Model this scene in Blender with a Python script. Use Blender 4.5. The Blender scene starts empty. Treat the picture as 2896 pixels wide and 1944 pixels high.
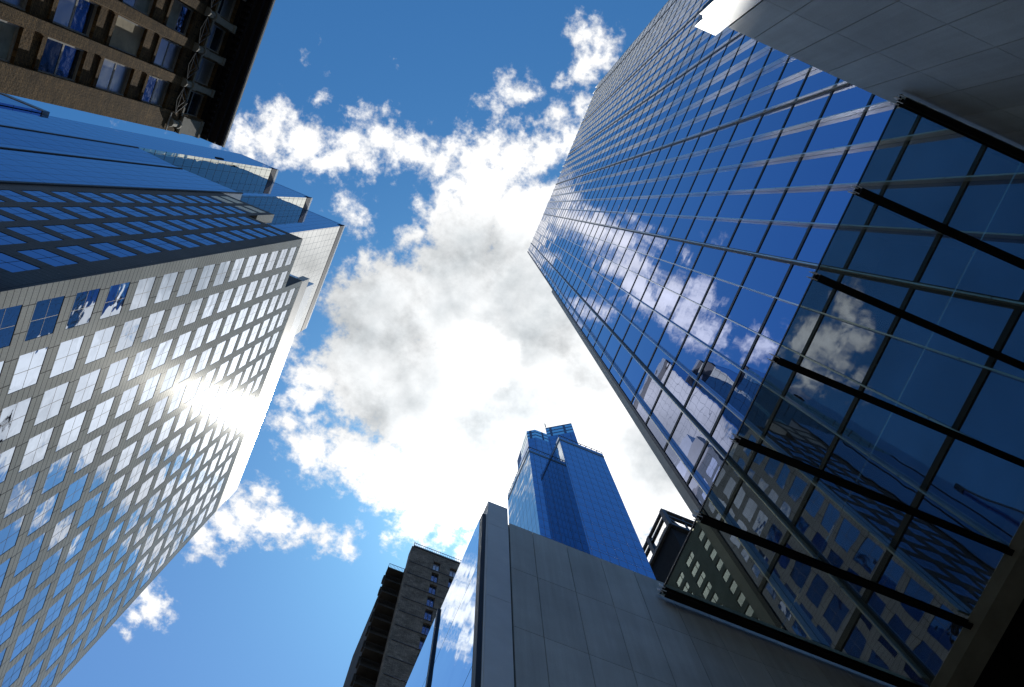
import bpy, math, random
from mathutils import Matrix, Vector
random.seed(7)
C = bpy.context.scene.collection
SC = bpy.context.scene
CZ = 1.6                                   # eye height of the photographer above the pavement

# ------------------------------------------------------------------ camera
M = [[-0.922045, 0.386563, -0.020054], [-0.377451, -0.90938, -0.174812], [-0.085812, -0.153616, 0.984398]]
cam = bpy.data.objects.new('camera', bpy.data.cameras.new('camera'))
C.objects.link(cam)
r, d, f = M
cam.matrix_world = Matrix(((r[0], -d[0], -f[0], 0), (r[1], -d[1], -f[1], 0), (r[2], -d[2], -f[2], CZ), (0, 0, 0, 1)))
cam.data.sensor_width = 36; cam.data.lens = 27.46
cam.data.clip_start = 0.05; cam.data.clip_end = 5000
SC.camera = cam
SC.view_settings.view_transform = 'Standard'; SC.view_settings.look = 'None'
SC.view_settings.gamma = 1; SC.view_settings.use_curve_mapping = False
SC.view_settings.exposure = 0.0
SC.cycles.caustics_reflective = False; SC.cycles.caustics_refractive = False
SC.cycles.max_bounces = 10; SC.cycles.transparent_max_bounces = 12

SUNR = (-0.1615, -0.3765)                  # sun direction as x/z, y/z
sv = Vector((SUNR[0], SUNR[1], 1)).normalized()
sun = bpy.data.objects.new('sun', bpy.data.lights.new('sun', 'SUN'))
C.objects.link(sun); sun.data.energy = 3.4; sun.data.angle = math.radians(0.35); sun.data.color = (1, .96, .88)
sun.rotation_euler = sv.to_track_quat('Z', 'Y').to_euler(); sun.location = (0, 0, 300)

# ------------------------------------------------------------------ node helper
class N:
    def __init__(s, nt): s.nt = nt
    def new(s, t, **k):
        n = s.nt.nodes.new(t)
        for a, b in k.items(): setattr(n, a, b)
        return n
    def put(s, sock, v):
        if isinstance(v, bpy.types.NodeSocket): s.nt.links.new(v, sock)
        elif v is not None: sock.default_value = v
    def m(s, op, a, b=None, c=None, clamp=False):
        n = s.new('ShaderNodeMath', operation=op, use_clamp=clamp)
        for i, v in enumerate((a, b, c)):
            if v is not None: s.put(n.inputs[i], v)
        return n.outputs[0]
    def vm(s, op, a, b=None, out=0):
        n = s.new('ShaderNodeVectorMath', operation=op)
        s.put(n.inputs[0], a)
        if b is not None: s.put(n.inputs[1], b)
        return n.outputs[out]
    def noise(s, v, scale, detail=4, rough=.5, dim='3D', out='Fac', dist=0):
        n = s.new('ShaderNodeTexNoise', noise_dimensions=dim)
        if v is not None: s.nt.links.new(v, n.inputs['Vector'])
        n.inputs['Scale'].default_value = scale; n.inputs['Detail'].default_value = detail
        n.inputs['Roughness'].default_value = rough; n.inputs['Distortion'].default_value = dist
        return n.outputs[out]
    def mr(s, v, a, b, c=0., e=1., kind='LINEAR'):
        n = s.new('ShaderNodeMapRange', interpolation_type=kind)
        s.put(n.inputs['Value'], v)
        for i, x in zip(('From Min', 'From Max', 'To Min', 'To Max'), (a, b, c, e)): n.inputs[i].default_value = x
        return n.outputs[0]
    def mix(s, fac, a, b, kind='MIX'):
        n = s.new('ShaderNodeMix', data_type='RGBA', blend_type=kind)
        s.put(n.inputs[0], fac)
        for i, v in ((6, a), (7, b)):
            if isinstance(v, tuple) and len(v) == 3: v = (*v, 1)
            s.put(n.inputs[i], v)
        return n.outputs[2]
    def comb(s, x, y, z):
        n = s.new('ShaderNodeCombineXYZ')
        for i, v in enumerate((x, y, z)): s.put(n.inputs[i], v)
        return n.outputs[0]
    def sep(s, v):
        n = s.new('ShaderNodeSeparateXYZ'); s.nt.links.new(v, n.inputs[0]); return n.outputs

# ------------------------------------------------------------------ world: sky and clouds by direction
CL = [(0.285, -0.006, 0.0311), (0.295, -0.041, 0.0282), (0.33, -0.045, 0.0254), (0.243, -0.025, 0.0339), (0.213, -0.038, 0.0254), (0.196, -0.014, 0.0282), (0.173, 0.018, 0.0311), (0.141, 0.018, 0.0282), (0.111, 0.025, 0.0282), (0.081, 0.022, 0.0254), (-0.022, 0.224, 0.0203), (-0.04, 0.202, 0.0282), (-0.035, 0.183, 0.0198), (-0.06, 0.217, 0.0192), (-0.053, 0.154, 0.0147), (-0.032, 0.125, 0.0203), (-0.056, 0.104, 0.0282), (-0.029, 0.084, 0.0282), (0.037, 0.136, 0.0215), (0.045, 0.113, 0.0158), (0.018, 0.14, 0.0169), (0.062, 0.048, 0.0254), (0.036, 0.056, 0.0339), (-0.003, 0.061, 0.0395), (0.014, 0.016, 0.048), (0.051, -0.008, 0.030), (0.070, -0.036, 0.024), (0.083, -0.072, 0.020), (0.100, -0.105, 0.018), (0.127, -0.132, 0.022), (0.022, -0.052, 0.0621), (-0.041, -0.014, 0.0678), (0.164, -0.081, 0.0181), (0.081, -0.174, 0.0734), (-0.007, -0.137, 0.096), (-0.081, -0.094, 0.096), (0.13, -0.188, 0.0339), (0.066, -0.261, 0.0847), (-0.024, -0.256, 0.1073), (-0.131, -0.212, 0.113), (-0.203, -0.118, 0.0847), (0.13, -0.294, 0.0424), (0.138, -0.329, 0.0282), (0.145, -0.367, 0.0237), (0.1, -0.381, 0.0339), (0.052, -0.378, 0.0424), (-0.01, -0.379, 0.0621), (-0.094, -0.351, 0.0847), (-0.202, -0.306, 0.1073), (-0.289, -0.211, 0.1073), (-0.363, -0.26, 0.0847), (-0.065, -0.43, 0.0311), (-0.103, -0.438, 0.0215), (-0.043, -0.463, 0.0158), (0.141, -0.474, 0.022), (0.155, -0.503, 0.031), (0.176, -0.532, 0.029), (0.198, -0.568, 0.024), (0.118, -0.505, 0.034), (0.08, -0.506, 0.026), (0.045, -0.498, 0.0237), (0.012, -0.492, 0.0181), (0.229, -0.67, 0.025), (0.212, -0.684, 0.022), (0.244, -0.701, 0.0158), (0.246, -0.73, 0.009), (0.274, 0.076, 0.005), (0.251, 0.068, 0.0), (0.246, 0.042, 0.001), (0.176, 0.108, -.002), (-0.143, -0.432, 0.0141), (0.46, -0.002, 0.0339), (0.495, 0.022, 0.0254), (0.476, -0.053, 0.0226), (0.395, -0.03, 0.0254), (0.462, 0.047, 0.0226), (0.52, -0.038, 0.0169), (-0.49, -0.4, 0.1), (-0.4, -0.42, 0.1), (-0.47, -0.5, 0.07), (-0.32, -0.22, 0.12), (-0.24, -0.23, 0.1), (-0.28, -0.38, 0.1), (-0.36, -0.47, 0.07), (-0.2, -0.42, 0.07), (-0.45, -0.28, 0.1), (-0.43, -0.6, 0.035), (-0.3, -0.52, 0.05), (-0.25, -0.6, 0.04), (-0.22, -0.52, 0.05), (-0.36, -0.63, 0.03), (-.27, -.07, .075), (-.33, -.12, .07), (-.2, -.02, .06), (-.25, .03, .05), (.205, -.265, .034), (.21, -.31, .032), (.2, -.23, .025)]
GR = [(0.091, -0.196, 0.0621, 0.8), (0.048, -0.136, 0.0508, 0.6), (0.003, -0.098, 0.0508, 0.9), (-0.09, -0.102, 0.0621, 0.9), (0.038, -0.256, 0.0621, 0.8), (-0.118, -0.256, 0.0621, 0.9), (-0.169, -0.183, 0.0508, 0.6), (-0.075, -0.319, 0.0452, 0.6), (-0.321, -0.224, 0.0424, 0.9), (-0.058, -0.055, 0.0395, 0.7)]
BR = [(-0.063, -0.185, 0.048, 1)]
w = bpy.data.worlds.new('World'); SC.world = w; w.use_nodes = True
w.node_tree.nodes.clear(); n = N(w.node_tree)
sky = n.new('ShaderNodeTexSky', sky_type='NISHITA', sun_disc=False)
sky.sun_elevation = math.asin(sv.z); sky.sun_rotation = math.atan2(sv.x, sv.y)
sky.altitude = 0; sky.air_density = 1.0; sky.dust_density = 0.6; sky.ozone_density = 3.0
tc = n.new('ShaderNodeTexCoord'); X, Y, Z = n.sep(tc.outputs['Generated'])
zc = n.m('MAXIMUM', Z, .06)
px, py = n.m('DIVIDE', X, zc), n.m('DIVIDE', Y, zc)
P = n.comb(px, py, 0.)
w1 = n.vm('SUBTRACT', n.noise(P, 9, 3, .55, out='Color'), (.5, .5, .5))
sc1 = n.new('ShaderNodeVectorMath', operation='SCALE'); n.put(sc1.inputs[0], w1); sc1.inputs['Scale'].default_value = .075
w2 = n.vm('SUBTRACT', n.noise(P, 34, 5, .6, out='Color'), (.5, .5, .5))
sc2 = n.new('ShaderNodeVectorMath', operation='SCALE'); n.put(sc2.inputs[0], w2); sc2.inputs['Scale'].default_value = .034
PW = n.vm('MULTIPLY', n.vm('ADD', n.vm('ADD', P, sc1.outputs[0]), sc2.outputs[0]), (1, 1, 0))
PS = n.vm('MULTIPLY', n.vm('ADD', P, sc1.outputs[0]), (1, 1, 0))
def blob(c, rr, PW=None):
    dd = n.vm('DISTANCE', PW, (c[0], c[1], 0), out=1)
    return dd
dens = None
for cx, cy, rr in CL:
    dd = n.m('SUBTRACT', rr, blob((cx, cy), rr, PW))
    if dens is None: dens = dd
    else:
        q = n.new('ShaderNodeMath', operation='SMOOTH_MAX'); n.put(q.inputs[0], dens); n.put(q.inputs[1], dd); q.inputs[2].default_value = .012
        dens = q.outputs[0]
fb = n.noise(P, 42, 9, .62)
fb2 = n.noise(P, 150, 6, .6)
dn = n.m('ADD', dens, n.m('ADD', n.m('MULTIPLY', n.m('SUBTRACT', fb, .535), .080), n.m('MULTIPLY', n.m('SUBTRACT', fb2, .5), .022)))
alpha = n.mr(dn, -.011, .020, 0, 1, 'SMOOTHSTEP')
# far clouds low in the sky, where no part of the photograph looks
far = n.mr(n.noise(P, 1.3, 8, .55), .52, .62)
far = n.m('MULTIPLY', far, n.mr(n.vm('LENGTH', P, out=1), 1.05, 1.4))
alpha = n.m('MAXIMUM', alpha, far)
g = None
for cx, cy, rr, wt in GR:
    q = n.m('MULTIPLY', n.mr(n.vm('DISTANCE', PS, (cx, cy, 0), out=1), rr * 2.3, rr * .6, 0, 1, 'SMOOTHSTEP'), wt)
    g = q if g is None else n.m('MAXIMUM', g, q)
for cx, cy, rr, wt in BR:
    q = n.mr(n.vm('DISTANCE', PW, (cx, cy, 0), out=1), rr * .6, rr * 1.15, 0, 1, 'SMOOTHSTEP')
    g = n.m('MULTIPLY', g, q)
g = n.m('MULTIPLY', g, n.mr(n.noise(P, 12, 6, .6), .30, .65, .55, 1.15), clamp=True)
ds = n.vm('DISTANCE', P, (SUNR[0], SUNR[1], 0), out=1)
glow = n.mr(ds, .0, .24, 1, 0, 'SMOOTHSTEP')
fine = n.mr(n.noise(P, 26, 8, .6), .32, .62, .9, 1.04)
white = n.m('ADD', n.mr(dn, -.006, .05, .9, 1.45), n.m('MULTIPLY', glow, 1.2))
lum = n.m('MULTIPLY', white, fine)
cloudc = n.mix(g, (1.0, 1.0, 1.0), (.42, .45, .47))
cloudc = n.vm('MULTIPLY', cloudc, n.comb(lum, lum, lum))
skyt = n.vm('MULTIPLY', sky.outputs[0], (.040, .098, .134))       # the sky's strength, per channel
haze = n.mr(py, -.1, -.75, 0, 1)                                  # paler sky lower in the south
skyt = n.vm('ADD', skyt, n.vm('MULTIPLY', n.comb(haze, haze, haze), (.055, .042, .058)))
skyt = n.vm('ADD', skyt, n.vm('MULTIPLY', n.comb(glow, glow, glow), (.10, .12, .14)))
col = n.mix(alpha, skyt, cloudc)
bg = n.new('ShaderNodeBackground'); n.put(bg.inputs[0], col); bg.inputs[1].default_value = 1.0
wo = n.new('ShaderNodeOutputWorld'); n.put(wo.inputs[0], bg.outputs[0])
w.cycles.sampling_method = 'MANUAL'; w.cycles.sample_map_resolution = 1024

# ------------------------------------------------------------------ materials
def mat(name, base=(.5, .5, .5), rough=.5, metal=0., spec=.5, fn=None):
    m = bpy.data.materials.new(name); m.use_nodes = True
    nt = m.node_tree; b = nt.nodes['Principled BSDF']
    b.inputs['Base Color'].default_value = (*base, 1); b.inputs['Roughness'].default_value = rough
    b.inputs['Metallic'].default_value = metal; b.inputs['Specular IOR Level'].default_value = spec
    if fn: fn(N(nt), b)
    return m
def bump(n, b, h, strength, dist):
    q = n.new('ShaderNodeBump'); q.inputs['Strength'].default_value = strength; q.inputs['Distance'].default_value = dist
    n.put(q.inputs['Height'], h); n.put(b.inputs['Normal'], q.outputs[0])
def pos(n): return n.new('ShaderNodeNewGeometry').outputs['Position']
def line(n, c, pitch, width, off=0.):
    fr = n.m('FRACT', n.m('DIVIDE', n.m('ADD', c, -off + width / 2 + 1000 * pitch), pitch))
    return n.m('LESS_THAN', fr, width / pitch)
def speck(amount=.08, scale=6., big=.5, r=(0, 0)):
    def fn(n, b):
        p = pos(n); base = tuple(b.inputs['Base Color'].default_value)[:3]
        v = n.m('ADD', n.mr(n.noise(p, scale, 6, .6), .3, .7, 1 - amount, 1 + amount), n.mr(n.noise(p, big, 3), .3, .7, -amount, amount))
        n.put(b.inputs['Base Color'], n.vm('MULTIPLY', base, n.comb(v, v, v)))
        if r[1]: n.put(b.inputs['Roughness'], n.mr(n.noise(p, scale * .5, 3), .3, .7, r[0], r[1]))
    return fn
def mirror_glass(name, tint, axis, wave=.02, grid=None, linecol=(.02, .025, .03), wscale=.35, rough=.015, dark=0.):
    # coated reflecting glass: metal-like tint, slightly wavy panes, thin joints
    def fn(n, b):
        p = pos(n); s = n.sep(p); u = s[0] if axis == 'x' else s[1]; z = s[2]
        h = n.noise(p, wscale, 2, .4)
        bump(n, b, h, 1., wave)
        c = (*tint, 1)
        if grid:
            mask = None
            for ax, pitch, wd, off in grid:
                l = line(n, u if ax == 'u' else z, pitch, wd, off)
                mask = l if mask is None else n.m('MAXIMUM', mask, l)
            n.put(b.inputs['Base Color'], n.mix(mask, (*tint, 1), (*linecol, 1)))
            n.put(b.inputs['Roughness'], n.m('ADD', n.m('MULTIPLY', mask, .5), rough))
            n.put(b.inputs['Metallic'], n.m('SUBTRACT', 1, n.m('MULTIPLY', mask, .9)))
    return mat(name, tint, rough, 1., .5, fn)
def pane_glass(name, tint, axis, pu, pz, wave=.012, tilt=.006, ou=0., oz=0., rough=.01, vary=(.93, 1.05)):
    # every pane sits at its own tiny angle, so reflections break from pane to pane
    def fn(n, b):
        p = pos(n); s = n.sep(p); u = s[0] if axis == 'x' else s[1]
        iu = n.m('FLOOR', n.m('DIVIDE', n.m('SUBTRACT', u, ou), pu)); iz = n.m('FLOOR', n.m('DIVIDE', n.m('SUBTRACT', s[2], oz), pz))
        wn = n.new('ShaderNodeTexWhiteNoise', noise_dimensions='2D'); n.put(wn.inputs['Vector'], n.comb(iu, iz, 0.))
        off = n.vm('MULTIPLY', n.vm('SUBTRACT', wn.outputs['Color'], (.5, .5, .5)), (tilt, tilt, tilt))
        bp = n.new('ShaderNodeBump'); bp.inputs['Strength'].default_value = 1; bp.inputs['Distance'].default_value = wave
        n.put(bp.inputs['Height'], n.noise(p, .55, 2, .4))
        n.put(b.inputs['Normal'], n.vm('NORMALIZE', n.vm('ADD', bp.outputs[0], off)))
        wv = n.mr(wn.outputs['Value'], 0, 1, *vary)
        n.put(b.inputs['Base Color'], n.vm('MULTIPLY', tint, n.comb(wv, wv, wv)))
    return mat(name, tint, rough, 1., .5, fn)

MT = {}
MT['tower_glass'] = pane_glass('tower_glass', (.36, .42, .68), 'y', 1.375, 3.99, .005, .009, .81, 15.1 + CZ)
MT['dark_metal'] = mat('dark_metal', (.012, .014, .018), .45, .3, .5, speck(.15, 3))
def fin_fn(n, b):
    p = pos(n); s = n.sep(p)
    l = line(n, s[2], 3.99, .05, 15.1 + CZ + .6)
    sg = n.m('FLOOR', n.m('DIVIDE', s[2], 3.99)); yy = n.m('FLOOR', n.m('DIVIDE', s[1], .6))
    wn = n.new('ShaderNodeTexWhiteNoise', noise_dimensions='2D'); n.put(wn.inputs['Vector'], n.comb(sg, yy, 0.))
    v = n.m('MULTIPLY', n.mr(wn.outputs['Value'], 0, 1, .88, 1.06), n.mr(n.noise(n.vm('MULTIPLY', p, (1, 1, .35)), 1.2, 5),   .3, .7, .9, 1.1))
    n.put(b.inputs['Base Color'], n.mix(l, n.vm('MULTIPLY', (.94, .95, .90), n.comb(v, v, v)), (.08, .09, .09, 1)))
    nt = n.nt; o = [q for q in nt.nodes if q.type == 'OUTPUT_MATERIAL'][0]
    tl = n.new('ShaderNodeBsdfTranslucent'); tl.inputs[0].default_value = (.95, .97, .95, 1)
    mx = n.new('ShaderNodeMixShader'); mx.inputs[0].default_value = .18; n.put(mx.inputs[1], b.outputs[0]); n.put(mx.inputs[2], tl.outputs[0]); n.put(o.inputs[0], mx.outputs[0])
MT['fin'] = mat('fin_glass', (.8, .83, .78), .16, .62, .8, fin_fn)
MT['trim'] = mat('trim_stone', (.33, .32, .29), .5, 0, .5, speck(.12, 2))

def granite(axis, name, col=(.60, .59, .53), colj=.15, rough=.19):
    def fn(n, b):
        p = pos(n); s = n.sep(p); u = s[0] if axis == 'x' else s[1]
        l = n.m('MAXIMUM', line(n, s[2], .56, .055, 94.3 + CZ), line(n, u, 1.55, .06, .1))
        sp = n.mr(n.noise(p, 14, 3, .7), .35, .65, .82, 1.16)
        sp = n.m('MULTIPLY', sp, n.mr(n.noise(p, .25, 3), .3, .7, .9, 1.08))
        spark = n.mr(n.noise(p, 5.5, 2, .5), .74, .78, 0, 1)
        c = n.vm('MULTIPLY', col, n.comb(sp, sp, sp))
        c = n.mix(n.m('MULTIPLY', l, 1 - colj), c, (.06, .06, .06, 1))
        c = n.mix(n.m('MULTIPLY', spark, .5), c, (.85, .85, .8, 1))
        n.put(b.inputs['Base Color'], c)
        nt = n.nt; o = [q for q in nt.nodes if q.type == 'OUTPUT_MATERIAL'][0]
        gl = n.new('ShaderNodeBsdfGlossy'); gl.inputs['Roughness'].default_value = .18; gl.inputs[0].default_value = (1, 1, .97, 1)
        mx = n.new('ShaderNodeMixShader'); n.put(mx.inputs[0], n.mr(n.noise(p, 9, 3, .6), .35, .65, .010, .030)); n.put(mx.inputs[1], b.outputs[0]); n.put(mx.inputs[2], gl.outputs[0]); n.put(o.inputs[0], mx.outputs[0])
    return mat(name, col, rough, 0, 0., fn)
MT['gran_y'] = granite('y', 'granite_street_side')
MT['gran_x_shade'] = granite('x', 'granite_end_side_shaded', (.10, .105, .115))  # shade on the end walls is put into a darker granite colour
MT['office_pane'] = pane_glass('office_window_glass', (.40, .465, .57), 'y', 3.1, 3.92, .022, .008, -13.73 - 2.7 + .0, 94.3 + CZ - 3.3, .02, (.78, 1.08))
MT['office_pane_x_shade'] = mirror_glass('office_window_glass_end_shaded', (.22, .25, .47), 'x', .006, None)  # same office glass, tinted darker to paint in the shade of the end
MT['office_frame'] = mat('office_window_frame', (.05, .055, .06), .6, 0, .2)
MT['curtain_x'] = mirror_glass('blue_curtain_glass', (.21, .245, .46), 'x', .006, [('z', 3.92, .10, 94.3 + CZ), ('z', 3.92, .05, 95.6 + CZ), ('u', 1.55, .06, .2)], (.03, .05, .09))
MT['tower_y'] = mirror_glass('pale_curtain_glass', (.50, .50, .48), 'y', .010, [('z', 3.9, .22, 3), ('u', 1.45, .06, .2)], (.15, .16, .16))
MT['tower_x'] = mirror_glass('blue_tower_glass', (.22, .26, .48), 'x', .012, [('z', 3.9, .12, 3), ('u', 1.45, .05, .2)], (.03, .06, .12))
MT['tower_y2'] = mirror_glass('dark_reflection_curtain_glass', (.34, .36, .32), 'y', .03, [('z', 3.9, .22, 3), ('u', 1.45, .06, .2)], (.04, .04, .04))  # grey-green tint carries the dark reflection on the two outer blocks
MT['louvre'] = mat('dark_louvre', (.035, .03, .03), .6, 0, .3, speck(.2, 2))
MT['parapet'] = mat('light_parapet', (.55, .55, .52), .4, 0, .5, speck(.08, 2))
MT['white_screen'] = mat('white_metal_screen', (.72, .72, .70), .30, .35, .5, speck(.06, 1))
MT['roof'] = mat('roof_membrane', (.12, .12, .12), .9, 0, .3, speck(.1, 1))

def brick(name, axis, c1, c2, mortar, sc=1.):
    def fn(n, b):
        p = pos(n); s = n.sep(p); u = s[0] if axis == 'x' else s[1]
        t = n.new('ShaderNodeTexBrick'); n.put(t.inputs['Vector'], n.comb(u, s[2], 0.))
        t.inputs['Scale'].default_value = 1 / sc
        t.inputs['Brick Width'].default_value = .22; t.inputs['Row Height'].default_value = .075; t.inputs['Mortar Size'].default_value = .009
        t.inputs['Color1'].default_value = (*c1, 1); t.inputs['Color2'].default_value = (*c2, 1); t.inputs['Mortar'].default_value = (*mortar, 1)
        t.inputs['Bias'].default_value = -.2
        v = n.m('MULTIPLY', n.mr(n.noise(p, 1.1, 6, .65), .3, .7, .55, 1.4), n.mr(n.noise(n.vm('MULTIPLY', p, (3, 3, 13)), 1, 4, .7), .3, .7, .5, 1.5))
        n.put(b.inputs['Base Color'], n.vm('MULTIPLY', t.outputs['Color'], n.comb(v, v, v)))
        bump(n, b, n.m('ADD', t.outputs['Fac'], n.m('MULTIPLY', n.noise(p, 12, 3), -.8)), .8, -.02)
    return mat(name, c1, .9, 0, .2, fn)
MT['brick_y'] = brick('brown_brick', 'y', (.20, .125, .054), (.105, .067, .032), (.045, .034, .024))
MT['brick_x'] = brick('brown_brick_side', 'x', (.20, .125, .054), (.105, .067, .032), (.045, .034, .024))
MT['apt_x'] = brick('grey_brown_brick', 'x', (.30, .26, .225), (.20, .175, .15), (.13, .12, .105), 2.2)
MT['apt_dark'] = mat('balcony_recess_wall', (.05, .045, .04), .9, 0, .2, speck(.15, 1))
MT['stone'] = mat('limestone_trim', (.26, .26, .23), .8, 0, .3, speck(.14, 6))
MT['cornice'] = mat('painted_cornice', (.009, .006, .006), .8, 0, .3, speck(.2, 5))
MT['old_frame'] = mat('old_window_frame', (.46, .47, .46), .5, 0, .4, speck(.15, 8))
MT['iron'] = mat('wrought_iron', (.03, .036, .033), .6, .2, .4, speck(.15, 8))
MT['boarded'] = mat('boarded_panel', (.55, .50, .38), .8, 0, .3, speck(.12, 5, 1.5))
def oldglass(name, tint, rough, mixc):
    def fn(n, b):
        p = pos(n)
        bump(n, b, n.noise(p, 1.6, 2, .4), 1., .02)
    return mat(name, tint, rough, .75, .6, fn)
MT['old_pane_blue'] = oldglass('old_pane_blue', (.10, .15, .25), .05, 0)
MT['old_pane_pale'] = oldglass('old_pane_pale', (.42, .44, .42), .30, 0)
MT['old_pane_dark'] = oldglass('old_pane_dark', (.05, .06, .07), .08, 0)
MT['curtain'] = mat('net_curtain', (.42, .48, .46), .8, 0, .3, speck(.2, 3))
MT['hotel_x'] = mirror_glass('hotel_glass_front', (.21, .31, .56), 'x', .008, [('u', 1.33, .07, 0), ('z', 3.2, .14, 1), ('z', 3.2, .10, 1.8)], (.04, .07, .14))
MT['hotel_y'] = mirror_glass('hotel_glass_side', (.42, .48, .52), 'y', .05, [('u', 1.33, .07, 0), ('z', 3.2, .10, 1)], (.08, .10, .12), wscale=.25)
MT['hotel_band'] = mat('hotel_band', (.13, .15, .17), .4, .4)
MT['crown_glass'] = mirror_glass('crown_glass', (.75, .95, 1.0), 'x', .01, [('z', 2.3, .75, 0), ('u', 2.6, .45, 0)], (.03, .08, .20))
MT['hotel_return'] = mirror_glass('hotel_glass_return_dimmed', (.34, .42, .50), 'y', .03, [('u', 1.33, .07, 0), ('z', 3.2, .10, 1)], (.03, .04, .06), wscale=.25)  # darker tint than the other hotel glass paints a dim reflection at the notch
MT['concrete'] = mat('grey_concrete', (.36, .385, .35), .8, 0, .3, speck(.14, .8, .15))
MT['conc_pane'] = mirror_glass('plain_window_glass', (.34, .44, .58), 'y', .02, None)
MT['steel'] = mat('dark_painted_steel', (.055, .055, .055), .5, .2, .4, speck(.2, 3))
MT['black'] = mat('black_soffit', (.008, .008, .008), .8, 0, .2, speck(.3, 2))
def panelfn(n, b):
    p = pos(n); s = n.sep(p)
    ix = n.m('FLOOR', n.m('DIVIDE', n.m('ADD', s[0], 2.08), .6475)); iz = n.m('FLOOR', n.m('DIVIDE', n.m('SUBTRACT', s[2], 12.84 + CZ), 1.685))
    wn = n.new('ShaderNodeTexWhiteNoise', noise_dimensions='2D'); n.put(wn.inputs['Vector'], n.comb(ix, iz, 0.))
    v = n.m('MULTIPLY', n.mr(wn.outputs['Value'], 0, 1, .88, 1.08), n.mr(n.noise(p, .9, 5, .6), .3, .7, .86, 1.1))
    v = n.m('MULTIPLY', v, n.mr(n.noise(p, 60, 3), .3, .7, .93, 1.07))
    st = n.noise(n.vm('MULTIPLY', p, (7, 7, .35)), 1, 5, .6)
    v = n.m('MULTIPLY', v, n.mr(st, .35, .7, .88, 1.05))
    n.put(b.inputs['Base Color'], n.vm('MULTIPLY', (.58, .63, .66), n.comb(v, v, v)))
MT['panel'] = mat('honed_stone_panel', (.31, .325, .32), .55, 0, .3, panelfn)
MT['joint'] = mat('panel_joint', (.03, .035, .03), .8)
MT['fin_metal'] = mat('brushed_metal_pilaster', (.72, .73, .73), .5, .3, .4, speck(.05, 3))
MT['store_glass'] = mirror_glass('storefront_mirror_glass', (.66, .80, .98), 'y', .010, None, wscale=.8)
def canopyfn(n, b):
    nt = n.nt; nt.nodes.remove(b)
    out = [q for q in nt.nodes if q.type == 'OUTPUT_MATERIAL'][0]
    tr = n.new('ShaderNodeBsdfTransparent'); p = pos(n)
    v = n.mr(n.noise(p, .8, 4, .6), .3, .7, .92, 1.06)
    n.put(tr.inputs[0], n.vm('MULTIPLY', (.72, .72, .62), n.comb(v, v, v)))
    gl = n.new('ShaderNodeBsdfGlossy'); gl.inputs['Roughness'].default_value = .02; gl.inputs[0].default_value = (.8, .8, .8, 1)
    df = n.new('ShaderNodeBsdfDiffuse'); df.inputs[0].default_value = (.25, .28, .28, 1)
    fr = n.new('ShaderNodeFresnel'); fr.inputs[0].default_value = 1.45
    m1 = n.new('ShaderNodeMixShader'); m1.inputs[0].default_value = .12; n.put(m1.inputs[1], tr.outputs[0]); n.put(m1.inputs[2], df.outputs[0])
    m2 = n.new('ShaderNodeMixShader'); n.put(m2.inputs[0], fr.outputs[0]); n.put(m2.inputs[1], m1.outputs[0]); n.put(m2.inputs[2], gl.outputs[0])
    n.put(out.inputs[0], m2.outputs[0])
MT['canopy_glass'] = mat('canopy_tinted_glass', fn=canopyfn)
MT['header'] = mat('canopy_header_stone', (.26, .25, .19), .6, 0, .4, speck(.15, 3))
MT['clamp'] = mat('steel_clamp', (.85, .86, .86), .4, .1)
MT['asphalt'] = mat('asphalt', (.05, .05, .052), .85, 0, .4, speck(.2, 12))
MT['paving'] = mat('concrete_paving', (.30, .29, .27), .85, 0, .3, speck(.1, 3))
MT['paint'] = mat('road_paint', (.75, .75, .70), .7)

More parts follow.
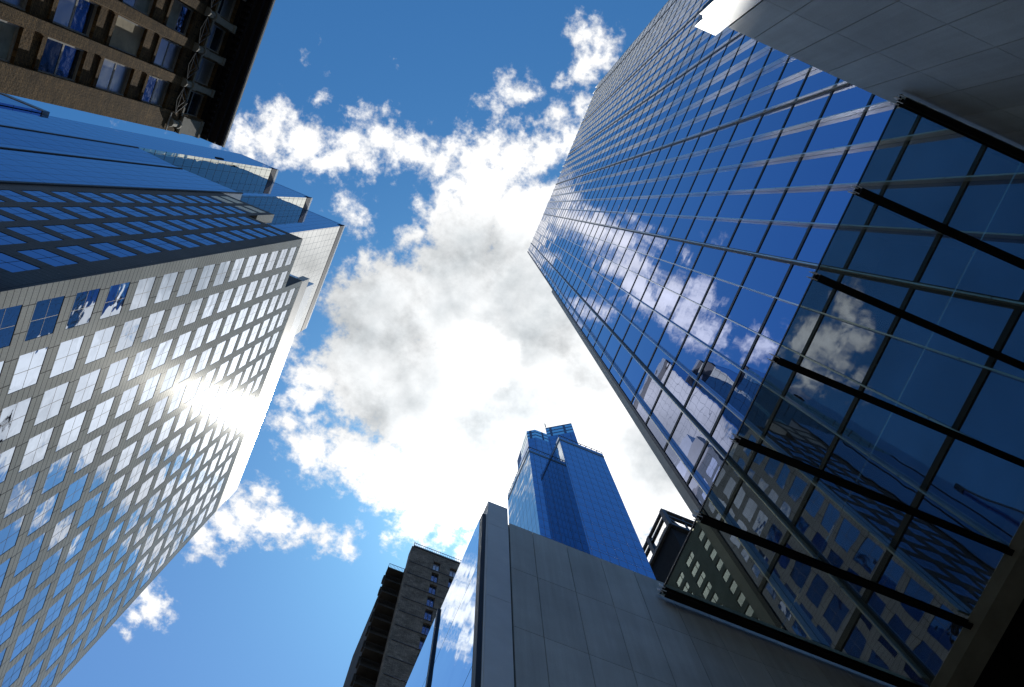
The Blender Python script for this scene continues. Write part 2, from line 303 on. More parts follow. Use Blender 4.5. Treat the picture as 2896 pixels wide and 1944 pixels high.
# ------------------------------------------------------------------ mesh helpers (z is measured from eye height)
class MB:
    def __init__(s): s.v = []; s.f = []; s.mi = []
    def quad(s, pts, mi=0):
        i = len(s.v); s.v += [(p[0], p[1], p[2] + CZ) for p in pts]; s.f.append(tuple(range(i, i + len(pts)))); s.mi.append(mi); return s
    def box(s, x0, x1, y0, y1, z0, z1, mi=0):
        x0, x1 = sorted((x0, x1)); y0, y1 = sorted((y0, y1)); z0, z1 = sorted((z0, z1))
        i = len(s.v)
        s.v += [(x, y, z + CZ) for z in (z0, z1) for x, y in ((x0, y0), (x1, y0), (x1, y1), (x0, y1))]
        for q in ((3, 2, 1, 0), (4, 5, 6, 7), (0, 1, 5, 4), (1, 2, 6, 5), (2, 3, 7, 6), (3, 0, 4, 7)):
            s.f.append(tuple(i + k for k in q)); s.mi.append(mi)
        return s
    def bar(s, a, b, t, mi=0):
        a, b = Vector(a), Vector(b); dd = (b - a).normalized()
        up = Vector((0, 0, 1)) if abs(dd.z) < .9 else Vector((1, 0, 0))
        p = dd.cross(up).normalized() * t / 2; q = dd.cross(p).normalized() * t / 2
        i = len(s.v)
        for c in (a, b):
            for e in (p + q, q - p, -p - q, p - q): s.v.append((c.x + e.x, c.y + e.y, c.z + e.z + CZ))
        for k in range(4): s.f.append((i + k, i + (k + 1) % 4, i + 4 + (k + 1) % 4, i + 4 + k)); s.mi.append(mi)
        s.f += [(i + 3, i + 2, i + 1, i), (i + 4, i + 5, i + 6, i + 7)]; s.mi += [mi, mi]
        return s
    def prism(s, poly, z0, z1, mi=0, top=True):
        k = len(poly); i = len(s.v)
        s.v += [(x, y, z0 + CZ) for x, y in poly] + [(x, y, z1 + CZ) for x, y in poly]
        for a in range(k): s.f.append((i + a, i + (a + 1) % k, i + k + (a + 1) % k, i + k + a)); s.mi.append(mi)
        if top: s.f += [tuple(i + k + a for a in range(k)), tuple(i + a for a in reversed(range(k)))]; s.mi += [mi, mi]
        return s
    def build(s, name, mats, parent=None):
        me = bpy.data.meshes.new(name); 
        o = bpy.data.objects.new(name, me); C.objects.link(o)
        off = world_loc(parent) if parent else Vector((0, 0, 0))
        me.from_pydata([(a - off.x, b - off.y, c - off.z) for a, b, c in s.v], [], s.f); me.update()
        if not isinstance(mats, (list, tuple)): mats = [mats]
        for q in mats: me.materials.append(MT[q])
        for p, i in zip(me.polygons, s.mi): p.material_index = i
        if parent: o.parent = parent
        return o
def world_loc(o):
    v = Vector((0, 0, 0))
    while o: v += o.location; o = o.parent
    return v
def thing(name, label, cat, loc, group=None):
    o = bpy.data.objects.new(name, None); C.objects.link(o); o.location = loc; o.empty_display_size = .5
    o['label'] = label; o['category'] = cat
    if group: o['group'] = group
    return o
def copy_child(o, delta, parent):
    c = o.copy(); C.objects.link(c); c.parent = parent; c.location = o.location + Vector(delta)
    return c
def facade(axis, const, out, u0, u1, z0, z1, wins, depth, name, m, parent):
    """wall with real openings; wins are (ua, ub, za, zb); out = +1 / -1 is the side the wall faces"""
    mb = MB(); us = sorted({u0, u1, *[q for a in wins for q in a[:2]]}); zs = sorted({z0, z1, *[q for a in wins for q in a[2:]]})
    S = set()
    ui = {round(u, 4): i for i, u in enumerate(us)}; zi = {round(z, 4): i for i, z in enumerate(zs)}
    for a, b, c, e in wins:
        for i in range(ui[round(a, 4)], ui[round(b, 4)]):
            for j in range(zi[round(c, 4)], zi[round(e, 4)]): S.add((i, j))
    P3 = (lambda u, z, dd=0: (const - out * dd, u, z)) if axis == 'x' else (lambda u, z, dd=0: (u, const - out * dd, z))
    for j in range(len(zs) - 1):
        i = 0
        while i < len(us) - 1:
            if (i, j) in S: i += 1; continue
            k = i
            while k < len(us) - 1 and (k, j) not in S: k += 1
            mb.quad([P3(us[i], zs[j]), P3(us[k], zs[j]), P3(us[k], zs[j + 1]), P3(us[i], zs[j + 1])]); i = k
    for a, b, c, e in wins:
        for (p, q, r_, t) in ((a, c, b, c), (b, c, b, e), (b, e, a, e), (a, e, a, c)):
            mb.quad([P3(p, q), P3(r_, t), P3(r_, t, depth), P3(p, q, depth)])
    return mb.build(name, m, parent)

# ------------------------------------------------------------------ the ground
def struct(name, mb, m):
    o = mb.build(name, m); o['kind'] = 'structure'; return o
gz = -CZ
struct('ground', MB().quad([(-1500, -1500, gz - .16), (1500, -1500, gz - .16), (1500, 1500, gz - .16), (-1500, 1500, gz - .16)]), 'paving')
struct('road', MB().box(4.2, 11.0, -400, 400, gz - .156, gz - .13), 'asphalt')
struct('pavement', MB().box(-10.2, 4.0, -400, 400, gz - .15, gz).box(11.2, 19.9, -400, 400, gz - .15, gz), 'paving')
k = MB()
for i in range(-40, 40): k.box(7.5, 7.62, i * 6, i * 6 + 3, gz - .13, gz - .126)
struct('road_marking', k, 'paint')
struct('kerb', MB().box(4.0, 4.2, -400, 400, gz - .15, gz + .004).box(11.0, 11.2, -400, 400, gz - .15, gz + .004), 'stone')

# ------------------------------------------------------------------ tall glass tower with vertical fins
D = 10.3; HR = 173.0; y0, y1 = -6.75, 31.0
t = thing('glass_tower', 'tall blue mirror glass tower with pale vertical fins rising over the glass canopy', 'tower', (-30, 12, 0))
mb = MB().quad([(-D, y1, 12.3), (-D, y0, 12.3), (-D, y0, HR), (-D, y1, HR)])
mb.build('curtain_wall', 'tower_glass', t)
mb = MB().quad([(-D, y0, -CZ), (-60, y0, -CZ), (-60, y0, HR), (-D, y0, HR)]).quad([(-D, y1, -CZ), (-D, y1, HR), (-60, y1, HR), (-60, y1, -CZ)]).quad([(-60, y0, -CZ), (-60, y1, -CZ), (-60, y1, HR), (-60, y0, HR)])
mb.build('rear_wall', 'tower_x', t)
MB().box(-59.9, -D - .1, y0 + .1, y1 - .1, HR - .5, HR - .1).build('roof', 'roof', t)
bays = [(.079 + .1335 * k) * D for k in range(-5, 23)]
f0 = None
for i, y in enumerate(bays):
    if f0 is None:
        f0 = MB().box(-D, -D + .235, y - .02, y + .02, 12.4, HR + .9).build('vertical_fin', 'fin', t)
        m0 = MB().box(-D + .002, -D + .012, y - .022, y + .022, 12.31, HR).build('mullion', 'dark_metal', t)
        yb = y
    else:
        copy_child(f0, (0, y - yb, 0), t)
        if i % 5 == 1: MB().box(-D + .002, -D + .05, y - .09, y + .09, 12.31, HR).build('mullion', 'dark_metal', t)
        else: copy_child(m0, (0, y - yb, 0), t)
tr0 = None
kk = 0; z = 15.1
while z < HR - 1:
    if tr0 is None: tr0 = MB().box(-D + .001, -D + .028, y0, y1, z - .10, z + .10).build('transom', 'dark_metal', t); zb = z
    else: copy_child(tr0, (0, 0, z - zb), t)
    z += 3.99
MB().box(-D - .3, -D + .03, y0 - .05, y0, 95, HR).build('corner_trim', 'dark_metal', t)
MB().box(-D - .5, -D + .05, y0 - .32, y0 - .0, 12.3, 95).build('corner_pier', 'trim', t)
MB().box(-D + .03, -D + .05, y0, y0 + .14, 12.3, HR).build('edge_strip', 'dark_metal', t)
# podium of the tower under the canopy
MB().box(-D - .22, -10.08, -4.93, 3.9, 11.83, 12.13).build('canopy_header', 'header', t)
MB().box(-13, -12.5, -4.93, 3.9, -CZ, 12.2).box(-12.5, -D - .25, -4.93, 3.9, 12.0, 12.2).build('lobby_recess', 'black', t)

# ------------------------------------------------------------------ entrance walls on both sides of the canopy
def entrance_wall(name, label, yw, out):
    e = thing(name, label, 'wall', (-6, yw, gz))
    yb = yw - out * .32
    # backing and honed panels
    MB().box(-13, -2.29, yw - out * .03, yb, gz, 12.83).build('wall_core', 'joint', e)
    mb = MB(); xs = [-2.30, -2.74] + [-2.74 - .6475 * i for i in range(1, 17)]
    zs = [12.84 - 1.685 * i for i in range(0, 9)] ; zs[-1] = gz
    for a, b in zip(xs[:-1], xs[1:]):
        for c, q in zip(zs[:-1], zs[1:]):
            mb.box(b + .006, a - .006, yw - out * .03, yw, q + .006, c - .006 if c < 12.8 else c)
    mb.build('stone_panel', 'panel', e)
    MB().box(-13, -2.3, yw - out * .34, yw - out * .31, gz, 12.8).build('rear_cladding', 'panel', e)
    # metal pilaster at the free end
    mb = MB(); hs = [13.45, 12.47, 10.02, 7.57, 5.12, 2.67, .2, gz]
    for c, q in zip(hs[:-1], hs[1:]):
        mb.box(-2.275, -1.895, yw + out * .012, yb, q + .004, c - .004)
    mb.build('pilaster', 'fin_metal', e)
    MB().box(-1.892, -1.872, yw + out * .004, yw - out * .20, gz, 12.9).build('lit_edge_strip', 'clamp', e)  # pale strip paints the light caught along the pilaster's free edge
    MB().box(-1.868, -1.80, yw + out * .0, yw - out * .12, gz, 12.82).build('dark_post', 'dark_metal', e)
    return e
entrance_wall('stone_wall', 'grey panelled stone wall in shade with a tall end pilaster below the blue hotel', -4.95, 1)
entrance_wall('stone_wall', 'dark grey panelled stone wall ending in a sunlit metal pilaster at upper right', 3.93, -1)

# mirror glass storefront south of the wall
e = thing('glass_storefront', 'mirror glass shopfront reflecting clouds beside the grey stone pilaster', 'shopfront', (-3, -9, gz))
mb = MB()
for a, b, c, q in ((11.08, 12.86, -5.08, -6.95), (8.46, 11.06, -5.08, -6.95), (5.8, 8.44, -5.08, -6.95), (gz, 5.78, -5.08, -6.95)):
    mb.box(-1.86, -1.80, c, q, a, b)
mb.build('glass_panel', 'store_glass', e)
mb = MB()
for a, b in ((11.08, 12.86), (8.46, 11.06), (5.8, 8.44), (gz, 5.78)):
    for i in range(6): mb.box(-1.86, -1.775, -7.06 - i * 1.9, -8.94 - i * 1.9, a, b)
mb.build('glass_panel', 'store_glass', e)
MB().box(-1.9, -1.765, -6.96, -7.05, gz, 12.95).build('post', 'dark_metal', e)
MB().box(-12, -1.9, -5.3, -18.4, gz, 12.5).build('backing_wall', 'steel', e)

# ------------------------------------------------------------------ glass canopy
cn = thing('glass_canopy', 'flat tinted glass canopy on black beams between the two stone walls', 'canopy', (-7.5, -.5, 12.13 + CZ))
HC = 12.13
MB().box(-7.185, -5.02, -4.90, 3.88, HC, HC + .02).box(-10.09, -7.197, -4.90, 3.88, HC, HC + .02).build('glass_roof', 'canopy_glass', cn)
MB().box(-5.022, -5.005, -4.9, 3.88, HC - .012, HC + .03).build('glass_edge', 'dark_metal', cn)
bms = [.905, -.515, -1.94, -3.37, -4.78, 2.33, 3.76]
b0 = None
for y in bms:
    if b0 is None:
        mb = MB().box(-10.45, -5.03, -.055, .055, HC - .035, HC - .005).box(-10.45, -5.05, -.022, .022, HC - .14, HC - .035).box(-10.45, -5.03, -.055, .055, HC - .17, HC - .14)
        mb.v = [(a, b + y, c) for a, b, c in mb.v]
        b0 = mb.build('beam', 'black', cn)
        cl = MB()
        cl.box(-5.10, -4.93, -.05, -.036, HC - .03, HC + .06).box(-5.10, -4.93, .036, .05, HC - .03, HC + .06).box(-5.12, -5.0, -.05, .05, HC + .022, HC + .036).box(-5.02, -4.90, -.052, -.040, HC - .17, HC - .155).box(-5.02, -4.90, .04, .052, HC - .17, HC - .155)
        cl.v = [(a, b + y, c) for a, b, c in cl.v]
        c0 = cl.build('clamp', 'clamp', b0); yb = y
    else:
        b = copy_child(b0, (0, y - yb, 0), cn); copy_child(c0, (0, 0, 0), b)

# ------------------------------------------------------------------ concrete block with an open steel crown, south of the tower
s = thing('concrete_building', 'dark grey concrete building with an open steel crown beside the tall glass tower', 'building', (-60, -42, gz))
K = 5.39
mb = MB(); xa, xb, ya, yb_ = -8.9 * K, -13.5 * K, -7.08 * K, -12.5 * K
for z in (24.4, 23.98, 23.2):
    tk = .10 if z > 23.5 else .16
    mb.bar((xa, ya, z * K), (xa, yb_, z * K), tk * K).bar((xa, ya, z * K), (xb, ya, z * K), tk * K)
    mb.bar((xa - .5 * K, ya - .3 * K, z * K), (xa - .5 * K, yb_, z * K), tk * K)
for i, y in enumerate((-7.1, -8.15, -9.35, -10.6, -11.8)):
    mb.bar((xa, y * K, 23.15 * K), (xa, y * K, 24.42 * K), .15 * K).bar((xa, y * K, 24.0 * K), (xa - .5 * K, y * K, 23.2 * K), .09 * K)
for i, x in enumerate((-9.6, -10.4, -11.2, -12)):
    mb.bar((x * K, ya, 23.15 * K), (x * K, ya, 24.42 * K), .05 * K).bar((x * K, ya, 23.2 * K), ((x - .8) * K, ya, 24.4 * K), .045 * K).bar(((x - .5) * K, ya, 23.2 * K), ((x + .2) * K, ya - .5 * K, 24.3 * K), .04 * K)
mb.build('crown_frame', 'steel', s)
MB().box(xa - .12 * K, xb, ya - .35 * K, -7.9 * K, 23.2 * K, 23.86 * K).box(xa - .12 * K, xb, -8.6 * K, yb_, 23.2 * K, 23.8 * K).build('infill_panel', 'steel', s)
MB().box(-48.0, xb, ya - .2, yb_, 115.6, 23.15 * K).build('dark_penthouse', 'black', s)
W = []
for k in range(30):
    zt = 113.0 - 3.27 * k
    for a_, b_ in ((-34.65, -32.4), (-39.2, -36.95), (-42.75, -40.6), (-47.4, -45.2)): W.append((a_, b_, zt - 2.0, zt))
facade('x', -48.05, 1, -66, -30.4, gz, 115.6, W, .14, 'wall', 'concrete', s)
MB().quad([(-48.05, -30.4, gz), (-75, -30.4, gz), (-75, -30.4, 115.6), (-48.05, -30.4, 115.6)]).box(-48.1, -75, -66, -30.5, 115.0, 115.55).build('side_wall', 'concrete', s)
w0 = None
for a_, b_, c_, d_ in W[:100]:
    if w0 is None:
        w0 = MB().quad([(-48.17, a_, c_), (-48.17, b_, c_), (-48.17, b_, d_), (-48.17, a_, d_)]).box(-48.18, -48.14, (a_ + b_) / 2 + .3, (a_ + b_) / 2 + .38, c_, d_, 1).build('window', ['conc_pane', 'office_frame'], s); ref = (a_, c_)
    else: copy_child(w0, (0, a_ - ref[0], c_ - ref[1]), s)

# ------------------------------------------------------------------ granite office building
g = thing('office_building', 'pale granite office block with stepped roof and rows of mirror windows', 'office building', (32, -32, gz))
def px_of(p):
    c = [sum(M[i][j] * p[j] for j in range(3)) for i in range(3)]
    return (c[0] / c[2] * 2209 + 1448, c[1] / c[2] * 2209 + 972) if c[2] > 0 else None
wl = []      # (area, axis, const, u0, u1, z0, z1)
def quad_area(pts):
    q = [px_of(p) for p in pts]
    if any(a is None for a in q): return 0
    cx = sum(a[0] for a in q) / 4; cy = sum(a[1] for a in q) / 4
    if not (-60 < cx < 2956 and -60 < cy < 2004): return 0
    return abs(sum(q[i][0] * q[(i + 1) % 4][1] - q[(i + 1) % 4][0] * q[i][1] for i in range(4))) / 2
# street side: windows
def zrows(top, lowest=-1): 
    out = []; z = top
    while z - 2.68 > lowest: out.append((z - 2.68, z)); z -= 3.92
    return out
L1 = []; L2 = []
for i in range(13):
    a = -13.73 - 3.1 * i; b = a - 2.28
    for q in zrows(94.3 if i < 2 else 94.3 + 3.92 * 2 , 0):
        (L1 if i < 2 else L2).append((b, a, q[0], q[1]))
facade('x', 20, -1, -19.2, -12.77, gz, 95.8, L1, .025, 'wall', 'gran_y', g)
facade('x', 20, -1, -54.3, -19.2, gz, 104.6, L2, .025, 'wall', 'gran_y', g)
MB().quad([(20, -19.2, 95.8), (20, -19.2, 104.6), (26, -19.2, 104.6), (26, -19.2, 95.8)]).build('wall', 'gran_x_shade', g)
A = []
for x in (21.6, 24.72): A += [(x, x + 2.28, c, q) for c, q in zrows(94.3 + .0, 0)]
Bq = []
for x in (27.85, 30.98): Bq += [(x, x + 2.28, c, q) for c, q in zrows(94.3 + 7.84 + 2.6, 0)]
Bq = []
for x in (27.85, 30.98): Bq += [(x, x + 2.28, c, q) for c, q in zrows(94.3 + 7.84, 0)] + [(x, x + 2.28, 103.4, 106.08)]
facade('y', -12.77, 1, 20, 27.1, gz, 95.8, A, .025, 'end_wall', 'gran_x_shade', g)
facade('y', -12.77, 1, 27.1, 34.5, gz, 107.6, Bq, .025, 'end_wall', 'gran_x_shade', g)
MB().quad([(34.5, -12.77, gz), (52.5, -12.77, gz), (52.5, -12.77, 116), (34.5, -12.77, 116)]).build('end_curtain_wall', 'curtain_x', g)
MB().box(34.42, 34.75, -12.78, -12.62, gz, 116.1).build('vertical_channel', 'office_frame', g)
MB().box(50.2, 50.5, -12.36, -12.30, gz, 116.1).build('vertical_channel', 'office_frame', g)
MB().box(43.55, 43.8, -12.78, -12.68, gz, 116.1).build('vertical_channel', 'office_frame', g)
MB().box(34.5, 52.5, -13.97, -12.775, 104, 116.0).build('parapet_screen', 'parapet', g)
MB().box(27.1, 34.49, -13.97, -12.775, 100, 107.55).build('parapet_screen', 'gran_y', g)
MB().box(20.1, 27.0, -54, -12.9, 94.6, 95.7).box(20.1, 45, -54, -19.3, 103.5, 104.5).box(27, 52, -54, -14, 100, 101).build('roof', 'roof', g)
MB().quad([(20, -54.3, gz), (52, -54.3, gz), (52, -54.3, 104.6), (20, -54.3, 104.6)]).quad([(52, -54.3, gz), (52, -12.8, gz), (52, -12.8, 104.6), (52, -54.3, 104.6)]).build('rear_wall', 'gran_x_shade', g)
MB().box(20.25, 21.3, -55.0, -19.6, 105.0, 110.4).build('roof_recess', 'trim', g)
MB().box(20.02, 21.3, -54.4, -19.3, 104.6, 104.98).build('roof_gap', 'louvre', g)
MB().box(20.3, 28, -55.4, -20.95, 110.4, 115.5).build('roof_screen', 'white_screen', g)
# windows: the 100 that show largest are parts, the rest one mesh
for a, b, c, q in L1 + L2: wl.append((quad_area([(20, a, c), (20, b, c), (20, b, q), (20, a, q)]), 'x', a, b, c, q))
for a, b, c, q in A + Bq: wl.append((quad_area([(a, -12.77, c), (b, -12.77, c), (b, -12.77, q), (a, -12.77, q)]), 'y', a, b, c, q))
wl.sort(key=lambda a: -a[0])
def win_mesh(mb, ax, a, b, c, q):
    mz = (c + q) / 2
    if ax == 'x':
        mb.quad([(20.025, a, c), (20.025, b, c), (20.025, b, q), (20.025, a, q)], 0)
        mb.box(20.018, 20.03, a, b, mz - .012, mz + .012, 1).box(20.016, 20.028, (a + b) / 2 - .012, (a + b) / 2 + .012, c, q, 1)
    else:
        mb.quad([(a, -12.795, c), (b, -12.795, c), (b, -12.795, q), (a, -12.795, q)], 0)
        mb.box(a, b, -12.798, -12.788, mz - .012, mz + .012, 1).box((a + b) / 2 - .012, (a + b) / 2 + .012, -12.796, -12.786, c, q, 1)
proto = {}
rest = {'x': MB(), 'y': MB()}
for i, (ar, ax, a, b, c, q) in enumerate(wl):
    if i < 100:
        if ax not in proto:
            mb = MB(); win_mesh(mb, ax, a, b, c, q)
            proto[ax] = (mb.build('window', ['office_pane' if ax == 'x' else 'office_pane_x_shade', 'office_frame'], g), a, c)
        else:
            o, pa, pc = proto[ax]
            copy_child(o, (0, a - pa, c - pc) if ax == 'x' else (a - pa, 0, c - pc), g)
    else: win_mesh(rest[ax], ax, a, b, c, q)
for ax in rest:
    o = rest[ax].build('window_rows', ['office_pane' if ax == 'x' else 'office_pane_x_shade', 'office_frame'], g); o['kind'] = 'stuff'

# ------------------------------------------------------------------ sawtooth glass tower behind it
HT = 190.
t = thing('glass_tower', 'set back tower of three staggered blue and silver glass blocks behind the granite office', 'tower', (45, -32, gz))
for x0_, x1_, yf, yend in ((50.5, 60.0, -12.35, -46), (40.9, 50.5, -15.4, -46), (31.5, 40.9, -18.5, -45.4)):
    MB().quad([(x0_, yf, gz), (x1_, yf, gz), (x1_, yf, HT - 5.6), (x0_, yf, HT - 5.6)]).build('front_glazing', 'tower_x', t)
    MB().box(x0_, x1_, yf - .9, yf, HT - 1.6, HT).box(x0_, x1_, yf - .9, yf - .02, HT - 5.6, HT - 1.6).build('parapet', 'tower_x', t)
    zb0 = 116 if x0_ > 50 else gz
    MB().quad([(x0_, yf, zb0), (x0_, yend, zb0), (x0_, yend, HT - 5.6), (x0_, yf, HT - 5.6)]).build('side_glazing', 'tower_y' if x0_ < 35 else 'tower_y2', t)
    if x0_ > 50: MB().quad([(45, -12.768, gz), (x0_ + .01, yf, gz), (x0_ + .01, yf, 116), (45, -12.768, 116)]).build('corner_strip', 'curtain_x', t)
    MB().box(x0_ - .06, x0_ + 1, yf - .02, yend, HT - 5.6, HT - 1.6).build('louvre_band', 'louvre', t)
    MB().box(x0_ - .08, x0_ + .4, yf, yend, HT - 1.6, HT).build('roof_edge', 'parapet', t)
    MB().box(x0_ + 1, x1_, yend, yf - 1, HT - 2, HT - 1.2).build('roof', 'roof', t)
MB().quad([(31.5, -45.4, gz), (60, -46, gz), (60, -46, HT), (31.5, -45.4, HT)]).quad([(60, -12.35, gz), (60, -46, gz), (60, -46, HT), (60, -12.35, HT)]).build('rear_glazing', 'tower_y', t)
MB().box(51.6, 52.2, -12.36, -12.2, 152, 155.4).build('open_vent', 'black', t)

# ------------------------------------------------------------------ lower block at far left
t = thing('glass_building', 'grey blue glass building with flat roof glimpsed left of the staggered tower', 'building', (78, -22, gz))
MB().box(60.4, 96, -34, -12.0, gz, 109).build('glazing', 'tower_x', t)
MB().box(60.3, 96, -34, -11.9, 109, 110.6).build('roof_edge', 'hotel_band', t)
MB().box(64, 90, -30, -14, 110.6, 112).build('roof', 'roof', t)

# ------------------------------------------------------------------ old brown brick building
b = thing('brick_building', 'old brown brick building with a deep black cornice and sash windows', 'brick building', (22, 7, gz))
XB = 14.5; NC = 12; PIT = 1.57
yc = [-1.19 + PIT * i for i in range(NC)]
yS, yN = -2.6, yc[-1] + .55 + .6
mb = MB().box(XB, XB + .45, yS, yc[0] - .55, gz, 39.4)
for i in range(NC - 1): mb.box(XB, XB + .3, yc[i] + .60, yc[i + 1] - .60, gz, 35.4)
mb.box(XB, XB + .45, yc[-1] + .55, yN, gz, 39.4)
mb.build('brick_pier', 'brick_y', b)
rows = [(25.7 - 3.62 * 2, 28.07 - 3.62 * 2), (25.7 - 3.62, 28.07 - 3.62), (25.7, 28.07), (29.25, 31.6), (32.9, 35.1), (36.75, 39.1)]
wins = [(y - .56, y + .56, c, q) for y in yc for c, q in rows[:5]]
facade('x', XB + .22, -1, yS + .05, yN, gz, 36.0, wins, .22, 'wall', 'brick_y', b)
wins2 = [(y - .56, y + .56, rows[5][0], rows[5][1]) for y in yc]
facade('x', XB + .16, -1, yS + .05, yN, 36.0, 39.5, wins2, .25, 'attic_wall', 'brick_y', b)
MB().box(XB + .5, 32, yS + .02, yN - .02, gz, 39.6).build('main_block', 'brick_x', b)
# spandrel courses in every bay
sp0 = None
for y in yc:
    for c1_, q1_ in rows[1:5]:
        if sp0 is None: sp0 = MB().box(XB + .16, XB + .24, y - .50, y + .50, c1_ - .34, c1_ - .16).build('brick_course', 'brick_y', b); sr = (y, c1_)
        else: copy_child(sp0, (0, y - sr[0], c1_ - sr[1]), b)
# cornice
cm = MB().box(XB - .35, XB + .5, yS, yN, 39.4, 39.7).box(XB - .62, XB + .5, yS - .02, yN, 39.7, 40.0).box(XB - .84, XB + .5, yS - .03, yN, 40.0, 40.35)
for i in range(60):
    y = yS + .12 + i * .31
    if y < yN: cm.box(XB - .30, XB + .1, y, y + .12, 39.2, 39.4)
cm.build('cornice', 'cornice', b)
MB().box(XB - .90, XB - .84, yS - .05, yN, 40.22, 40.42).build('gutter', 'old_frame', b)
MB().box(XB - .02, XB + .2, yS, yN, 39.12, 39.2).build('frieze_moulding', 'cornice', b)
# windows
cols = ['old_pane_pale', 'old_pane_pale', 'old_pane_dark', 'old_pane_pale', 'old_pane_blue', 'curtain']
vis = 0
for i, y in enumerate(yc):
    for j, (c, q) in enumerate(rows):
        xw = XB + (.40 if j < 5 else .40)
        if i > 8 or (i > 6 and j > 3): pass
        m = (c + q) / 2; a0, a1 = y - .56, y + .56
        fr = MB()
        fr.box(xw - .08, xw + .02, a0, a0 + .055, c, q).box(xw - .08, xw + .02, a1 - .055, a1, c, q).box(xw - .14, xw + .02, a0, a1, c - .05, c + .07).box(xw - .06, xw + .03, a0, a1, q - .06, q).box(xw - .045, xw + .03, a0, a1, m - .05, m + .05)
        fr.box(xw - .02, xw + .03, y - .012, y + .012, c, m)
        o = fr.build('window', 'old_frame', b)
        if (i, j) == (1, 3):
            MB().box(xw - .055, xw + .03, a0 + .05, a1 - .05, c + .05, q - .05).build('boarding', 'boarded', o)
        else:
            k1 = 'old_pane_dark' if (i, j) == (0, 2) else random.choice(cols); k2 = 'old_pane_blue' if (i, j) in ((0, 2), (1, 2)) else random.choice(cols)
            MB().box(xw - .03, xw, a0 + .05, a1 - .05, c + .06, m - .04).build('pane', k1, o)
            MB().box(xw + .01, xw + .03, a0 + .05, a1 - .05, m + .04, q - .05).build('pane', k2, o)
    # stone sill line under the attic window, with drop moulding
    MB().box(XB - .02, XB + .18, y - .62, y + .62, 36.45, 36.62).build('stone_sill', 'stone', b)
# corbels, stone blocks and iron brackets between the bays
ys = [(yS + yc[0] - .55) / 2 - .05] + [(yc[i] + yc[i + 1]) / 2 for i in range(NC - 1)]
for i, y in enumerate(ys):
    wq = .36 if i == 0 else .13
    cb = MB(); seg = 10
    for z0_, z1_, rr in ((35.45, 35.55, .20), (35.55, 35.7, .16), (35.7, 36.25, .14), (36.25, 36.4, .2)):
        cb.prism([(XB - .02 + rr * math.cos(a * math.tau / seg), y + rr * math.sin(a * math.tau / seg)) for a in range(seg)], z0_, z1_)
    cb.build('corbel', 'stone', b)
    sb = MB().box(XB - .04, XB + .17, y - wq, y + wq, 36.9, 39.0).box(XB - .09, XB + .17, y - wq - .04, y + wq + .04, 36.62, 36.9).box(XB - .09, XB + .17, y - wq - .05, y + wq + .05, 38.9, 39.12)
    sb.build('stone_block', 'stone', b)
for y in yc:
    ib = MB(); xo = XB - .12
    ym, za, zb_ = y, 35.35, 36.35
    ib.bar((xo, y - .58, 35.5), (xo - .05, y, 36.25), .035).bar((xo - .05, y, 36.25), (xo, y + .58, 35.5), .035).bar((xo, y - .58, 35.5), (xo, y, 35.2), .035).bar((xo, y, 35.2), (xo, y + .58, 35.5), .035)
    ib.bar((xo, y - .6, 35.5), (xo, y + .6, 35.5), .04).bar((xo, y - .3, 35.5), (xo - .02, y, 35.95), .03).bar((xo, y + .3, 35.5), (xo - .02, y, 35.95), .03)
    for s_ in (-1, 0, 1): ib.bar((xo, y + .3 * s_, 35.5), (XB + .2, y + .3 * s_, 35.5), .03)
    ib.build('iron_bracket', 'iron', b)
MB().box(XB - .0, XB + .22, yS, yN, 36.3, 36.45).build('string_course', 'brick_y', b)
MB().bar((XB - .05, yc[0] - .2 - .4, 35.3), (XB - .05, yS, 35.3), .05).build('pipe', 'old_frame', b)

# ------------------------------------------------------------------ apartment tower with balconies
a = thing('apartment_tower', 'grey brown brick apartment tower with stacked dark balconies and a roof railing', 'apartment building', (-14, -50, gz))
fl = [90.2 - 2.92 * i for i in range(31)]
wins = []
for z in fl:
    wins += [(-10.65, -9.75, z + .1, z + 2.35), (-12.95, -12.0, z + .1, z + 2.35), (-17.2, -16.2, z + .1, z + 2.35)]
facade('y', -44, 1, -22, -6.85, gz, 94.6, wins, .3, 'wall', 'apt_x', a)
mb = MB()
for z in fl: mb.box(-22, -6.83, -44.02, -43.93, z - .09, z + .02)
mb.box(-22, -6.8, -44.1, -43.9, 94.4, 94.75)
mb.build('floor_band', 'steel', a)
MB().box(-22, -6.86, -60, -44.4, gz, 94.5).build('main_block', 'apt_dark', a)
w0 = None
for z in fl[:26]:
    for x in (-10.65, -12.95):
        wd = .9 if x > -12 else .95
        fr = MB().box(x, x + wd, -44.27, -44.2, z + .1, z + .2, 1).box(x, x + wd, -44.27, -44.2, z + 2.25, z + 2.35, 1).box(x, x + .07, -44.27, -44.2, z + .1, z + 2.35, 1).box(x + wd - .07, x + wd, -44.27, -44.2, z + .1, z + 2.35, 1).box(x + wd * .5 - .03, x + wd * .5 + .03, -44.27, -44.2, z + .2, z + 2.25, 1)
        fr.quad([(x, -44.26, z + .1), (x + wd, -44.26, z + .1), (x + wd, -44.26, z + 2.35), (x, -44.26, z + 2.35)], 0)
        fr.build('window', ['old_pane_pale' if z > 89 else 'old_pane_blue', 'steel'], a)
MB().box(-6.85, -6.6, -45.3, -44.0, gz, 94.55).build('corner_pier', 'apt_x', a)
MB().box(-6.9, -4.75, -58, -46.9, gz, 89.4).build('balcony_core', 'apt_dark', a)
bal = None
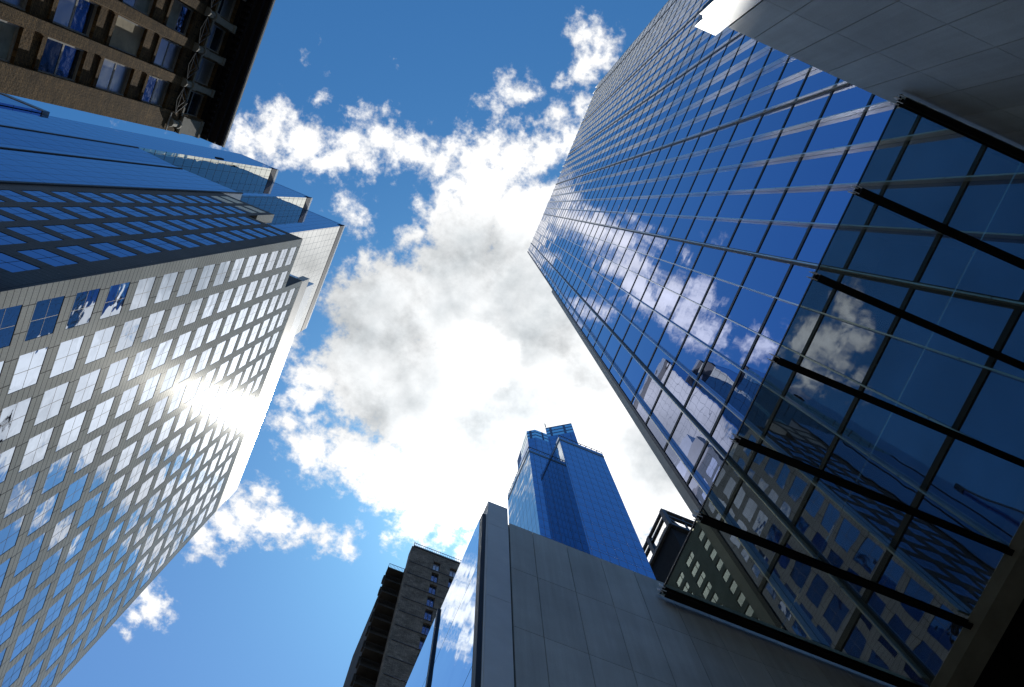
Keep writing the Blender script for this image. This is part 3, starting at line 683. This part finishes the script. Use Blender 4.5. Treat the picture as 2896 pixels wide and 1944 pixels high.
for i, z in enumerate([89.8 - 2.92 * q for q in range(29)]):
    if bal is None:
        bb = MB().box(-6.8, -4.6, -46.9, -45.45, z - .3, z)
        for q in range(13): bb.bar((-6.75 + q * .178, -45.5, z), (-6.75 + q * .178, -45.5, z + 1.0), .03)
        bb.bar((-6.8, -45.5, z + 1.0), (-4.62, -45.5, z + 1.0), .05).bar((-4.62, -45.5, z + 1.0), (-4.62, -46.9, z + 1.0), .05)
        for q in range(8): bb.bar((-4.62, -45.6 - q * .18, z), (-4.62, -45.6 - q * .18, z + 1.0), .03)
        bb.box(-4.72, -4.45, -47.2, -46.6, z - 1.3, z - .1)
        bal = bb.build('balcony', 'apt_dark', a)
    else: copy_child(bal, (0, 0, -2.92 * i), a)
rl = MB()
for q in range(60): rl.bar((-22 + q * .257, -44.1, 94.7), (-22 + q * .257, -44.1, 95.8), .035)
rl.bar((-22, -44.1, 95.8), (-6.85, -44.1, 95.8), .06).bar((-6.85, -44.1, 94.7), (-6.85, -44.1, 96.1), .08)
rl.build('roof_railing', 'steel', a)

# ------------------------------------------------------------------ blue glass hotel tower
h = thing('hotel_tower', 'blue glass tower with notched front and two lattice crowns above the stone wall', 'tower', (-32, -48, gz))
HH = 150.
pl_ = [(-24.36, -41.7), (-24.36, -52.6), (-54, -52.6), (-54, -37.2), (-38.55, -37.2), (-28.95, -37.2), (-28.95, -41.7)]
MB().quad([(-24.36, -41.7, gz), (-28.95, -41.7, gz), (-28.95, -41.7, HH), (-24.36, -41.7, HH)]).quad([(-28.95, -37.2, gz), (-38.55, -37.2, gz), (-38.55, -37.2, HH), (-28.95, -37.2, HH)]).build('front_glazing', 'hotel_x', h)
MB().quad([(-24.36, -52.6, gz), (-24.36, -41.7, gz), (-24.36, -41.7, HH), (-24.36, -52.6, HH)]).build('side_glazing', 'hotel_y', h)
MB().quad([(-28.95, -41.7, gz), (-28.95, -37.2, gz), (-28.95, -37.2, HH), (-28.95, -41.7, HH)]).build('return_glazing', 'hotel_return', h)
MB().quad([(-24.36, -52.6, gz), (-38.55, -52.6, gz), (-38.55, -52.6, HH), (-24.36, -52.6, HH)]).quad([(-38.55, -52.6, gz), (-38.55, -37.2, gz), (-38.55, -37.2, HH), (-38.55, -52.6, HH)]).build('rear_glazing', 'hotel_x', h)
MB().prism([(-24.6, -41.9), (-24.6, -52.4), (-38.3, -52.4), (-38.3, -37.5), (-29.2, -37.5), (-29.2, -41.9)], HH - 1, HH - .6).build('roof', 'roof', h)
bd = MB()
for z0_, z1_ in ((HH - 2.4, HH - 1.3),):
    bd.box(-24.33, -28.9, -41.66, -41.75, z0_, z1_).box(-28.92, -38.58, -37.14, -37.2, z0_, z1_).box(-24.30, -24.36, -52.6, -41.7, z0_, z1_).box(-28.88, -28.95, -41.7, -37.2, z0_, z1_)
bd.build('parapet_band', 'hotel_band', h)
rr = MB()
for (p, q) in (((-24.4, -41.7), (-24.4, -52.6)), ((-24.4, -41.7), (-28.95, -41.7)), ((-28.95, -37.2), (-38.5, -37.2))):
    rr.bar((p[0], p[1], HH + .9), (q[0], q[1], HH + .9), .12)
    kx = 8
    for i in range(kx + 1): rr.bar((p[0] + (q[0] - p[0]) * i / kx, p[1] + (q[1] - p[1]) * i / kx, HH), (p[0] + (q[0] - p[0]) * i / kx, p[1] + (q[1] - p[1]) * i / kx, HH + .9), .1)
rr.build('roof_railing', 'hotel_band', h)
c1, c2 = 168., 176.
MB().prism([(-.1508 * c1, -.2578 * c1), (-.16 * c1, -.2515 * c1), (-.1774 * c1, -.251 * c1), (-.182 * c1, -.29 * c1), (-.155 * c1, -.30 * c1)], HH - 1, c1 - 6).build('crown_block', 'hotel_x', h)
MB().prism([(-.1508 * c1, -.2578 * c1), (-.16 * c1, -.2515 * c1), (-.1774 * c1, -.251 * c1), (-.182 * c1, -.29 * c1), (-.155 * c1, -.30 * c1)], c1 - 6, c1, top=False).build('crown_lattice', 'crown_glass', h)
P2 = [(-.172 * c2, -.2441 * c2), (-.2012 * c2, -.2247 * c2), (-.215 * c2, -.245 * c2), (-.19 * c2, -.27 * c2)]
MB().prism(P2, HH - 1, c2 - 7).build('crown_block', 'hotel_x', h)
MB().prism(P2, c2 - 7, c2, top=False).build('crown_lattice', 'crown_glass', h)
MB().bar((-.172 * c2, -.243 * c2, c2), (-.172 * c2, -.243 * c2, c2 + 3), .15).build('mast', 'steel', h)
